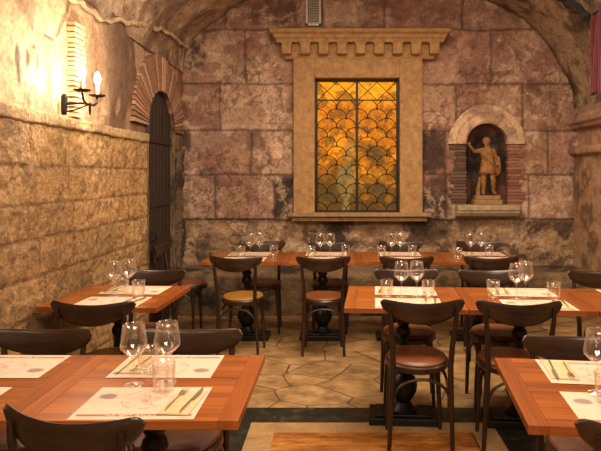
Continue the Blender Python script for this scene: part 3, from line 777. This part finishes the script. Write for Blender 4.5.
# ---- statue
def statue():
    t = tag(empty('statue', (NX + .005, YB + .005, bz(204.5))), 'small ochre statue of a standing man with one arm raised, in the wall niche', 'statue')
    b = MB(); b.box((0, 0, .03), (.34, .16, .06)); b.box((0, 0, .085), (.30, .14, .05)); b.build('plinth', M_sill, t, smooth=False, bevel=.008)
    k = .69; zb = .11
    # x, y, z (unit = body height), radius
    J = {'pel': (.01, 0, .53, .088), 'wai': (.015, .005, .60, .080), 'che': (.0, .0, .715, .098), 'nck': (.0, 0, .82, .050), 'nk2': (.0, -.01, .86, .040), 'hd1': (-.005, -.018, .905, .058), 'hd2': (-.008, -.014, .955, .052),
         'shL': (-.115, 0, .785, .050), 'elL': (-.215, -.03, .755, .036), 'wrL': (-.30, -.09, .835, .027), 'haL': (-.325, -.105, .865, .024),
         'shR': (.115, .0, .785, .050), 'elR': (.165, .01, .63, .038), 'wrR': (.17, -.07, .53, .030), 'haR': (.165, -.095, .505, .026),
         'hiL': (-.05, 0, .475, .076), 'knL': (-.06, -.015, .27, .050), 'anL': (-.055, .02, .05, .032), 'toL': (-.07, -.065, .022, .026),
         'hiR': (.075, 0, .475, .074), 'knR': (.095, -.055, .275, .050), 'anR': (.12, .02, .06, .032), 'toR': (.15, -.05, .022, .026)}
    E = [('pel', 'wai'), ('wai', 'che'), ('che', 'nck'), ('nck', 'nk2'), ('nk2', 'hd1'), ('hd1', 'hd2'), ('che', 'shL'), ('shL', 'elL'), ('elL', 'wrL'), ('wrL', 'haL'), ('che', 'shR'), ('shR', 'elR'), ('elR', 'wrR'), ('wrR', 'haR'),
         ('pel', 'hiL'), ('hiL', 'knL'), ('knL', 'anL'), ('anL', 'toL'), ('pel', 'hiR'), ('hiR', 'knR'), ('knR', 'anR'), ('anR', 'toR')]
    names = list(J); bm = bmesh.new(); lay = bm.verts.layers.skin.verify(); vs = {}
    for n in names:
        x, y, z, r = J[n]; v = bm.verts.new((x * k, y * k, z * k + zb)); v[lay].radius = (r * k, r * k * (.8 if n in ('che', 'wai', 'pel') else 1)); v[lay].use_root = n == 'pel'; vs[n] = v
    for a, c in E: bm.edges.new((vs[a], vs[c]))
    me = bpy.data.meshes.new('body'); bm.to_mesh(me); bm.free(); me.materials.append(M_statue)
    o = bpy.data.objects.new('body', me); COL.objects.link(o); o.parent = t
    o.modifiers.new('skin', 'SKIN'); m = o.modifiers.new('sub', 'SUBSURF'); m.levels = 2; m.render_levels = 2
    def at(x, y, z): return (x * k, y * k, z * k + zb)
    f = MB()                                                         # face, hair, fingers
    f.lathe([(0, -.03), (.012, -.02), (.008, .012), (0, .02)], 8, at(-.006, -.078, .912), .6, .8)
    h = MB(); h.lathe([(.046, -.03), (.052, 0), (.046, .028), (.025, .046), (0, .05)], 14, at(-.008, -.004, .945), .95, 1.0); h.build('hair', M_statue, t)
    f.build('nose', M_statue, t)
    g = MB()
    for i in range(5):
        a = (i - 2) * .28; g.tube([at(-.328, -.107, .868), at(-.335 + .03 * math.sin(a), -.112, .868 + .03 * math.cos(a)), at(-.338 + .05 * math.sin(a), -.122, .868 + .05 * math.cos(a))], [.007, .006, .004], 6)
    g.build('fingers', M_statue, t)
    # pleated tunic skirt over cuirass
    sk = MB(); n = 40; vs_ = []; fs = []
    rows = [(.62, .105, .08), (.56, .118, .092), (.50, .128, .10), (.43, .138, .108), (.37, .142, .112)]
    for zi, (z, rx, ry) in enumerate(rows):
        for j in range(n):
            a = 2 * PI * j / n; w = 1 + .06 * zi / 4 * math.cos(a * 14); vs_.append(at(.012 + rx * math.cos(a) * w, ry * math.sin(a) * w - .01, z + .008 * math.sin(a * 7) * (zi == 4)))
    for i in range(4):
        for j in range(n): fs.append((i * n + j, i * n + (j + 1) % n, (i + 1) * n + (j + 1) % n, (i + 1) * n + j))
    sk.add(vs_, fs); so = sk.build('tunic_skirt', M_statue, t); mm = so.modifiers.new('s', 'SOLIDIFY'); mm.thickness = .008
    # cloak from the shoulder over the bent arm
    ck = MB()
    for j, (x0, y0) in enumerate([(.12, .05), (.145, .035), (.165, .015), (.18, -.015), (.19, -.045)]):
        ck.tube([at(x0 - .03, y0 + .03, .80 - .03 * j), at(x0, y0, .66), at(x0 + .012, y0 - .01, .52), at(x0 + .01, y0, .40), at(x0 + .002, y0 + .005, .30 + .015 * j)], [.012, .02, .021, .018, .008], 8)
    ck.build('cloak', M_statue, t)
    # tree-stump support with a small figure beside the leg
    sp = MB(); sp.tube([at(-.15, .01, 0), at(-.148, .01, .12), at(-.135, .0, .22), at(-.125, -.01, .27)], [.032, .026, .022, .018], 9); sp.lathe([(0, -.025), (.022, -.01), (.022, .012), (0, .026)], 10, at(-.125, -.015, .29)); sp.build('support', M_statue, t)
statue()

# ================================================================ FURNITURE
def make_table():
    r = empty('dining_table'); w, d, th = .733, .69, .03; eb = .065
    m = MB(); m.box((0, 0, TT - th / 2), (w - 2 * eb - .0012, d, th)); m.build('tabletop', M_table, r, smooth=False, bevel=.0012)
    for s in (-1, 1):
        e = MB(); e.box((s * (w / 2 - eb / 2), 0, TT - th / 2), (eb, d, th)); e.build('edge_board', M_tedge, r, smooth=False, bevel=.0012)
    b = MB(); b.box((0, 0, TT - th - .012), (.40, .06, .024)); b.box((0, 0, TT - th - .012), (.06, .40, .024)); b.lathe([(0, -.06), (.03, -.06), (.05, -.02), (.055, 0), (0, 0)], 20, (0, 0, TT - th - .02)); b.build('bracket', M_iron, r, bevel=.004)
    c = MB(); c.lathe([(.0, .05), (.085, .05), (.088, .075), (.06, .095), (.045, .12), (.062, .15), (.085, .19), (.09, .23), (.075, .275), (.045, .305), (.05, .32), (.05, .34), (.042, .36), (.03, .40), (.026, .44), (.026, .525), (.042, .54), (.05, .56), (.045, .585), (.032, .605), (.045, .625), (.045, .645), (.03, .66), (.03, .72), (0, .72)], 28); c.build('column', M_iron, r)
    p = MB(); p.box((0, 0, .0255), (.44, .24, .045)); p.box((0, 0, .054), (.36, .18, .018)); p.build('base', M_iron, r, smooth=False, bevel=.006)
    return r
TAB = {   # key: (x, y, rot, phrase)
    'A1': (-.685, 2.225, 0, 'the near left table'), 'A2': (-1.42, 2.225, 0, 'the table cut off at the left edge'), 'B': (.998, 2.15, -6.3, 'the near right table'),
    'E': (-1.425, 3.85, -2.5, 'the table under the sconce'), 'C1': (.422, 3.81, -3.5, "the middle row's first table"), 'C2': (1.158, 3.765, -3.5, "the middle row's second table"), 'C3': (1.895, 3.72, -3.5, "the middle row's cut-off third table"),
    'D1': (-.882, 5.71, 0, "the back row's first table"), 'D2': (-.147, 5.71, 0, 'the back-row table below the amber window'), 'D3': (.588, 5.71, 0, "the back row's third table"), 'D4': (1.323, 5.71, 0, 'the back-row table below the statue')}
TLAB = {'A1': 'cherry table in the near left, set with two stemmed glasses and a tumbler', 'A2': 'cherry table cut off by the left edge of the photo', 'B': 'cherry table in the near right corner with a free left end',
        'E': 'cherry table alone against the golden wall under the sconce', 'C1': "first table of the middle row, its left corner free", 'C2': 'second table of the middle row, between two others', 'C3': 'third table of the middle row, cut off at the right edge',
        'D1': 'leftmost table of the back row, behind the mustard seat', 'D2': 'back-row table below the amber window, second from the left', 'D3': 'third table of the back row, between window and statue', 'D4': 'last table of the back row, below the statue niche'}
proto = None
for k, (x, y, r, _) in TAB.items():
    o = make_table() if proto is None else copy_tree(proto)
    proto = proto or o
    o.location = (x, y, 0); o.rotation_euler = (0, 0, math.radians(r)); tag(o, TLAB[k], 'table', 'cherry wood pedestal tables')
    off, sy = {'A': (-.02, .76), 'B': (-.01, .74), 'E': (0, .78), 'C': (0, 1), 'D': (0, .9)}[k[0]]
    for ch in o.children:
        if ch.name.split('.')[0] in ('base', 'column', 'bracket'): ch.location.y = off
        if ch.name.split('.')[0] == 'base': ch.scale = (.68 if k[0] in 'AB' else 1, sy, 1)

SEATZ = .475
def make_chair(seatm=M_seat):
    r = empty('dining_chair')
    # backrest: bent board, ears at the ends
    nu, nv = 41, 9; th = .016; vs = []; fs = []
    def top(u): return .868 + .022 * abs(u) ** 1.7
    def bot(u): return .749 + .085 * abs(u) ** 2.2
    def sh(u, v):
        au = abs(u); cap = max(0., (au - .86) / .14); zt, zb = top(u), bot(u); zm = (zt + zb) / 2 + .0; h = (zt - zb) / 2 * math.sqrt(max(.0, 1 - cap ** 2.2))
        z = zm + h * (2 * v - 1); y = -.262 + .066 * u * u - (z - .78) * .12
        return u * .2375, y, z
    for side in (0, 1):
        for i in range(nu):
            u = -1 + 2 * i / (nu - 1)
            for j in range(nv):
                v = j / (nv - 1); x, y, z = sh(u, v)
                e = math.sqrt(max(0, 1 - abs(2 * v - 1) ** 4)) * .75 + .25
                vs.append((x, y + (th / 2 * e if side == 0 else -th / 2 * e), z))
    N = nu * nv
    for i in range(nu - 1):
        for j in range(nv - 1):
            a = i * nv + j; fs.append((a, a + 1, a + nv + 1, a + nv)); fs.append((N + a, N + a + nv, N + a + nv + 1, N + a + 1))
    for i in range(nu - 1):
        a = i * nv; fs.append((a, a + nv, N + a + nv, N + a)); a = i * nv + nv - 1; fs.append((a, N + a, N + a + nv, a + nv))
    for j in range(nv - 1):
        fs.append((j, N + j, N + j + 1, j + 1)); a = (nu - 1) * nv + j; fs.append((a, a + 1, N + a + 1, N + a))
    b = MB(); b.add(vs, fs); b.build('backrest', M_chair, r, ang=1.2)
    for s in (-1, 1):
        l = MB(); l.tube([(s * .182, -.15, 0), (s * .174, -.158, .2), (s * .166, -.172, .40), (s * .163, -.182, .50), (s * .168, -.205, .62), (s * .178, -.228, .72), (s * .183, -.2395, .79), (s * .184, -.245, .845)], [.012, .0145, .017, .017, .016, .0145, .013, .009], 10); l.build('leg', M_cleg, r)
        l = MB(); l.tube([(s * .165, .14, 0), (s * .158, .137, .2), (s * .142, .132, .40), (s * .140, .13, .465)], [.011, .014, .018, .018], 10); l.build('leg', M_cleg, r)
    def ring(rx, ry, z0, z1, rr, cy=.012):
        return [(0, z0), (rx - rr, z0), (rx, z0 + rr), (rx, z1 - rr), (rx - rr, z1), (0, z1)]
    f = MB(); f.lathe(ring(.205, .2, .448, .488, .008), 40, (0, .025, 0), .92, 1.06); f.build('seat_frame', M_chair, r)
    p = MB(); p.lathe([(0, .484), (.186, .484), (.192, .494), (.184, .504), (.15, .511), (.08, .515), (0, .516)], 40, (0, .025, 0), .92, 1.06); p.build('seat', seatm, r)
    def hoop(p0, p1, zt, zb):
        pts = []
        for a in np.linspace(0, PI, 17):
            q = (1 - math.cos(a)) / 2; e = math.sin(a) ** .6
            pts.append((p0[0] + (p1[0] - p0[0]) * q, p0[1] + (p1[1] - p0[1]) * q, zb + (zt - zb) * e))
        m = MB(); m.tube(pts, .009, 8); m.build('brace', M_cleg, r)
    hoop((-.164, -.165, 0), (.164, -.165, 0), .415, .23)
    for s in (-1, 1): hoop((s * .160, -.150, 0), (s * .146, .13, 0), .415, .23)
    return r
chair = make_chair(); chair_y = make_chair(M_seaty)
CH = [  # x, y, rot(0 = back to camera), label
    (-.735, 1.94, -13, 'dark bentwood chair, only its backrest seen, in the bottom left corner'),
    (-.672, 2.49, 180, 'dark bentwood chair facing us behind the two stemmed glasses at the near left'),
    (-1.36, 2.49, 180, 'dark bentwood chair facing us beside the left edge, behind the cut-off placemat'),
    (.925, 1.87, -4, 'dark bentwood chair mostly cut off in the bottom right corner'),
    (1.05, 2.43, 176, 'dark bentwood chair facing us behind the near right table'),
    (-1.35, 3.47, -1, 'dark bentwood chair with its back to us, under the sconce table'),
    (-1.36, 4.13, 178, 'dark bentwood chair facing us at the sconce table, in front of the door'),
    (-1.555, 5.93, -90, 'dark bentwood chair standing sideways between the door and the back row'),
    (.470, 3.51, 1, 'whole bentwood chair with brown seat, its back to us, at the first middle table'),
    (1.012, 3.475, -3, 'bentwood chair with its back to us at the second middle table'),
    (.49, 4.13, 177, 'bentwood chair facing us across the first middle table'),
    (1.10, 4.10, 176, 'bentwood chair facing us across the second middle table'),
    (1.89, 4.06, 176, 'bentwood chair facing us at the right edge, across the third middle table'),
    (-.13, 5.28, 1, 'dark bentwood chair with brown seat, its back to us, below the amber window'),
    (.59, 5.28, 0, 'bentwood chair with its back to us at the third back-row table'),
    (1.325, 5.28, -2, 'bentwood chair with its back to us below the statue'),
    (-.765, 6.0, 186, 'bentwood chair facing us against the back wall, left of the amber window'),
    (-.08, 6.0, 180, 'bentwood chair facing us against the back wall under the amber window'),
    (.655, 6.0, 180, 'bentwood chair facing us against the back wall, third from the left'),
    (1.47, 6.0, 179, 'bentwood chair facing us against the back wall under the statue')]
used = False
for x, y, rz, lab in CH:
    o = copy_tree(chair) if used else chair
    used = True
    o.location = (x, y, 0); o.rotation_euler = (0, 0, math.radians(rz)); o.scale.z = .98 if 2.45 < y < 2.6 else .962 if 2.4 < y < 2.45 else 1; tag(o, lab, 'chair', 'dark bentwood dining chairs')
chair_y.location = (-.855, 5.28, 0); chair_y.rotation_euler = (0, 0, math.radians(-7)); tag(chair_y, 'bentwood chair with a mustard yellow seat at the first back-row table', 'chair', 'dark bentwood dining chairs')

# ================================================================ TABLEWARE
def mat_mesh():
    w, d = .405, .287; nu, nv = 170, 120
    U, V = np.meshgrid(np.linspace(-w / 2, w / 2, nu), np.linspace(-d / 2, d / 2, nv))
    C = np.zeros(U.shape + (3,)) + np.array(lin(206, 182, 162)[:3])
    red = lin(150, 52, 50)[:3]; ink = lin(120, 84, 84)[:3]; pink = lin(190, 128, 118)[:3]
    n = fbm(U * 40, V * 40, 0, 601, 4)
    band = (np.abs(V + d / 2 - .034) < .0085) & (np.abs(U) < w / 2 - .012)
    mid = np.abs(U + .01) < .085
    C = mixc(C, red, (band & ~mid) * .85)
    script = (np.abs(V + d / 2 - .034) < .010) & mid & (vnoise(U * 260, V * 200, 0, 603) > .42)
    C = mixc(C, red, script * .8)
    small = (np.abs(V + d / 2 - .014) < .004) & (np.abs(U - .165) < .016) & (vnoise(U * 330, V * 300, 0, 604) > .45); C = mixc(C, ink, small * .7)
    small = (np.abs(V + d / 2 - .014) < .003) & (np.abs(U + .15) < .02) & (vnoise(U * 330, V * 300, 0, 605) > .5); C = mixc(C, ink, small * .6)
    # engraved oval view and a faint central drawing
    r = np.hypot((U + .145) / .033, (V - .055) / .023); C = mixc(C, lin(110, 84, 86)[:3], (1 - sstep(.75, 1.15, r + (n - .5) * .8)) * .75)
    ln = np.abs(fbm(U * 16, V * 16, 0, 607, 4) - .5); rr = np.hypot((U + .0) / .085, (V - .03) / .085)
    C = mixc(C, pink, (1 - sstep(.006, .02, ln)) * (1 - sstep(.8, 1.0, rr)) * .95)
    C = mixc(C, pink, ((np.abs(rr - 1) < .045) & (n > .45)) * .7)
    P = np.stack([U, V, 0 * U + .0012 + .0006 * np.sin(U * 9)], -1)
    return P, C
pm_P, pm_C = mat_mesh()
pm0 = grid_obj('paper_placemat', pm_P, pm_C, M_paper, smooth=True)
def napkin_obj():
    m = MB(); m.box((0, 0, .0015), (.105, .215, .0025)); m.box((0.002, .0, .0034), (.098, .208, .0014)); return m.build('paper_napkin', M_napkin, smooth=False, bevel=.0006)
def fork_obj():
    m = MB(); P = lambda y: .003 + .004 * math.sin(max(0, min(1, (y + .1) / .2)) * PI) + (.004 if y > .07 else 0)
    m.tube([(0, y, P(y)) for y in (-.098, -.09, -.06, -.02, .015, .03)], [.0045, .0055, .005, .0035, .003, .003], 8, .45)
    m.tube([(0, .028, P(.028)), (0, .042, P(.042)), (0, .052, P(.052))], [.003, .0095, .011], 8, .25)
    m2 = m
    m2.tube([(0, .03, .006), (0, .042, .0065), (0, .058, .006)], [.003, .010, .0115], 10, .22) if False else None
    for k in range(4):
        x = (k - 1.5) * .0062; m.tube([(x * .9, .046, .0068), (x, .062, .0058), (x, .08, .0062), (x, .098, .0085)], [.0024, .0022, .0019, .001], 6, .7)
    m.box((0, .05, .0064), (.022, .014, .0018)); return m.build('fork', M_steel)
def knife_obj():
    m = MB(); m.tube([(0, -.11, .005), (0, -.10, .005), (0, -.05, .005), (0, -.01, .005), (0, .0, .005)], [.005, .0065, .006, .0055, .004], 8, .5)
    poly = [(-.004, -.002), (.005, -.002), (.009, .01), (.0095, .07), (.006, .095), (.001, .108), (-.005, .108), (-.005, .05)]
    m.prism(poly, .0042, .0056); return m.build('table_knife', M_steel)
nap0, fork0, knife0 = napkin_obj(), fork_obj(), knife_obj()
def wine_obj():
    m = MB(); m.lathe([(0, 0), (.036, 0), (.037, .0015), (.034, .003), (.018, .006), (.006, .012), (.0042, .025), (.004, .085), (.006, .098), (.014, .107), (.030, .122), (.046, .140), (.0495, .150), (.0475, .170), (.0425, .205), (.0385, .237), (.0378, .2375), (.037, .237), (.041, .205), (.046, .170), (.048, .150), (.0445, .1415), (.029, .124), (.013, .110), (.004, .106), (0, .1055)], 36)
    m.v = [(x, y, z if z < .1 else .1 + (z - .1) * .935) for x, y, z in m.v]
    return m.build('wine_glass', M_glass, ang=2.0)
def tumbler_obj():
    m = MB(); m.lathe([(0, 0), (.030, 0), (.034, .003), (.0365, .012), (.0395, .05), (.0415, .104), (.041, .1055), (.040, .105), (.038, .05), (.035, .022), (.031, .016), (.02, .0145), (0, .014)], 36)
    return m.build('water_tumbler', M_glass, ang=2.0)
wine0, tumb0 = wine_obj(), tumbler_obj()
_first = {}
def put(proto, loc, rz, label, cat, group):
    k = proto.name
    if k in _first: o = proto.copy(); COL.objects.link(o)
    else: o = proto; _first[k] = 1
    o.location = loc; o.rotation_euler = (0, 0, rz); tag(o, label, cat, group); return o
def setting(tk, side, mx, my, rz=0.0, cut=True):
    """side 'near' faces +Y, 'far' faces -Y; mx,my world centre of the mat"""
    ph = TAB[tk][3]; r = math.radians(TAB[tk][2] + rz) + (PI if side == 'far' else 0)
    R = Matrix.Rotation(r, 3, 'Z')
    who = 'near side of' if side == 'near' else 'far side of'
    put(pm0, (mx, my, TT + .0004), r, f'printed paper placemat on the {who} {ph}', 'placemat', 'printed paper placemats')
    if not cut: return
    j = random.uniform(-.03, .03)
    p = R @ Vector((.135, -.005, 0)); put(nap0, (mx + p.x, my + p.y, TT + .0028), r + j - .06, f'cream paper napkin on the {who} {ph}', 'napkin', 'folded paper napkins')
    p = R @ Vector((.108, .01, 0)); put(fork0, (mx + p.x, my + p.y, TT + .0072), r + j - .10, f'steel fork on the {who} {ph}', 'fork', 'steel forks')
    p = R @ Vector((.163, .005, 0)); put(knife0, (mx + p.x, my + p.y, TT + .0072), r + j - .10, f'steel table knife on the {who} {ph}', 'knife', 'steel knives')
setting('A1', 'near', -.665, 2.030); setting('A1', 'far', -.695, 2.420)
setting('A2', 'near', -1.40, 2.030, cut=False); setting('A2', 'far', -1.36, 2.420, cut=False)
setting('B', 'near', .985, 1.968); setting('B', 'far', 1.02, 2.338)
setting('E', 'near', -1.40, 3.66); setting('E', 'far', -1.38, 4.035)
def at_tab(tk, lx, ly):
    x, y, r, _ = TAB[tk]; a = math.radians(r); return x + lx * math.cos(a) - ly * math.sin(a), y + lx * math.sin(a) + ly * math.cos(a)
for tk, dx in (('C1', .02), ('C2', .06), ('D1', .0), ('D2', .03), ('D3', .03), ('D4', .12)):
    setting(tk, 'near', *at_tab(tk, dx, -.195)); setting(tk, 'far', *at_tab(tk, dx, .195))
setting('C3', 'far', *at_tab('C3', .05, .17))
Wn = {'A1': ((-.76, 2.195), (-.645, 2.226)), 'B': ((.93, 2.11),), 'E': ((-1.455, 3.83), (-1.388, 3.915)), 'C1': ((.408, 3.79), (.508, 3.81)), 'C2': ((1.125, 3.72), (1.205, 3.79)),
      'D1': ((-.838, 5.64), (-.758, 5.71)), 'D2': ((-.168, 5.65), (-.075, 5.70)), 'D3': ((.512, 5.64), (.60, 5.70)), 'D4': ((1.27, 5.66), (1.38, 5.68))}
Tn = {'A1': ((-.745, 2.32), (-.63, 2.135)), 'B': ((.925, 2.03),), 'E': ((-1.45, 3.97), (-1.285, 3.80)), 'C1': ((.315, 3.82), (.582, 3.80)), 'C2': ((1.0, 3.80), (1.365, 3.735)),
      'D1': ((-.93, 5.66), (-.625, 5.74)), 'D2': ((-.26, 5.66), (.075, 5.74)), 'D3': ((.42, 5.70), (.72, 5.72)), 'D4': ((1.12, 5.52), (1.47, 5.74))}
for tk, ps in Wn.items():
    for i, (x, y) in enumerate(ps):
        lab = f'stemmed wine glass, {"left" if i == 0 else "right"} of the pair on {TAB[tk][3]}' if len(ps) > 1 else f'stemmed wine glass half cut off on {TAB[tk][3]}'
        put(wine0, (x, y, TT + (.0025 if tk == 'B' or abs(y - TAB[tk][1]) > .05 else .0008)), 0, lab, 'wine glass', 'stemmed wine glasses')
for tk, ps in Tn.items():
    for i, (x, y) in enumerate(ps):
        lab = f'clear water tumbler, {"left" if i == 0 else "right"} of the two on {TAB[tk][3]}' if len(ps) > 1 else f'clear water tumbler half cut off on {TAB[tk][3]}'
        put(tumb0, (x, y, TT + .0025), 0, lab, 'tumbler', 'clear water tumblers')

# ================================================================ LIGHT
def point(loc, e, col=(1, .72, .44), r=.12):  # unseen fill light added near a side wall, no fixture modelled
    L = bpy.data.lights.new('lamp', 'POINT'); L.energy = e; L.color = col; L.shadow_soft_size = r
    o = bpy.data.objects.new('lamp', L); COL.objects.link(o); o.location = loc; return o
def area(loc, rot, e, size, col=(1, .72, .44)):  # unseen overhead fill added for soft warm light, no fixture modelled
    L = bpy.data.lights.new('overhead_fill', 'AREA'); L.energy = e; L.color = col; L.size = size
    o = bpy.data.objects.new('overhead_fill', L); COL.objects.link(o); o.location = loc; o.rotation_euler = rot; return o
WARM = (1, .79, .56)
area((.5, .4, 3.3), (math.radians(30), 0, 0), 120, 1.6, WARM)
area((.5, 4.2, 3.55), (0, 0, 0), 175, 1.8, WARM)
point((2.5, 3.4, 2.3), 26, WARM)
point((-1.6, 1.0, 2.3), 26, WARM)
w = bpy.data.worlds.new('world'); scn.world = w; w.use_nodes = True
w.node_tree.nodes['Background'].inputs[0].default_value = (1, .72, .5, 1); w.node_tree.nodes['Background'].inputs[1].default_value = .35

# ================================================================ CAMERA
cam = bpy.data.cameras.new('camera'); co = bpy.data.objects.new('camera', cam); COL.objects.link(co)
co.location = (0, 0, HC); co.rotation_euler = (PI / 2, 0, 0)
cam.sensor_fit = 'HORIZONTAL'; cam.sensor_width = 36; cam.lens = F / 601 * 36
cam.shift_x = -(CX - 300.5) / 601; cam.shift_y = -(225.5 - CY) / 601; cam.clip_start = .05
scn.camera = co
scn.view_settings.view_transform = 'Standard'; scn.view_settings.look = 'None'; scn.view_settings.exposure = 0
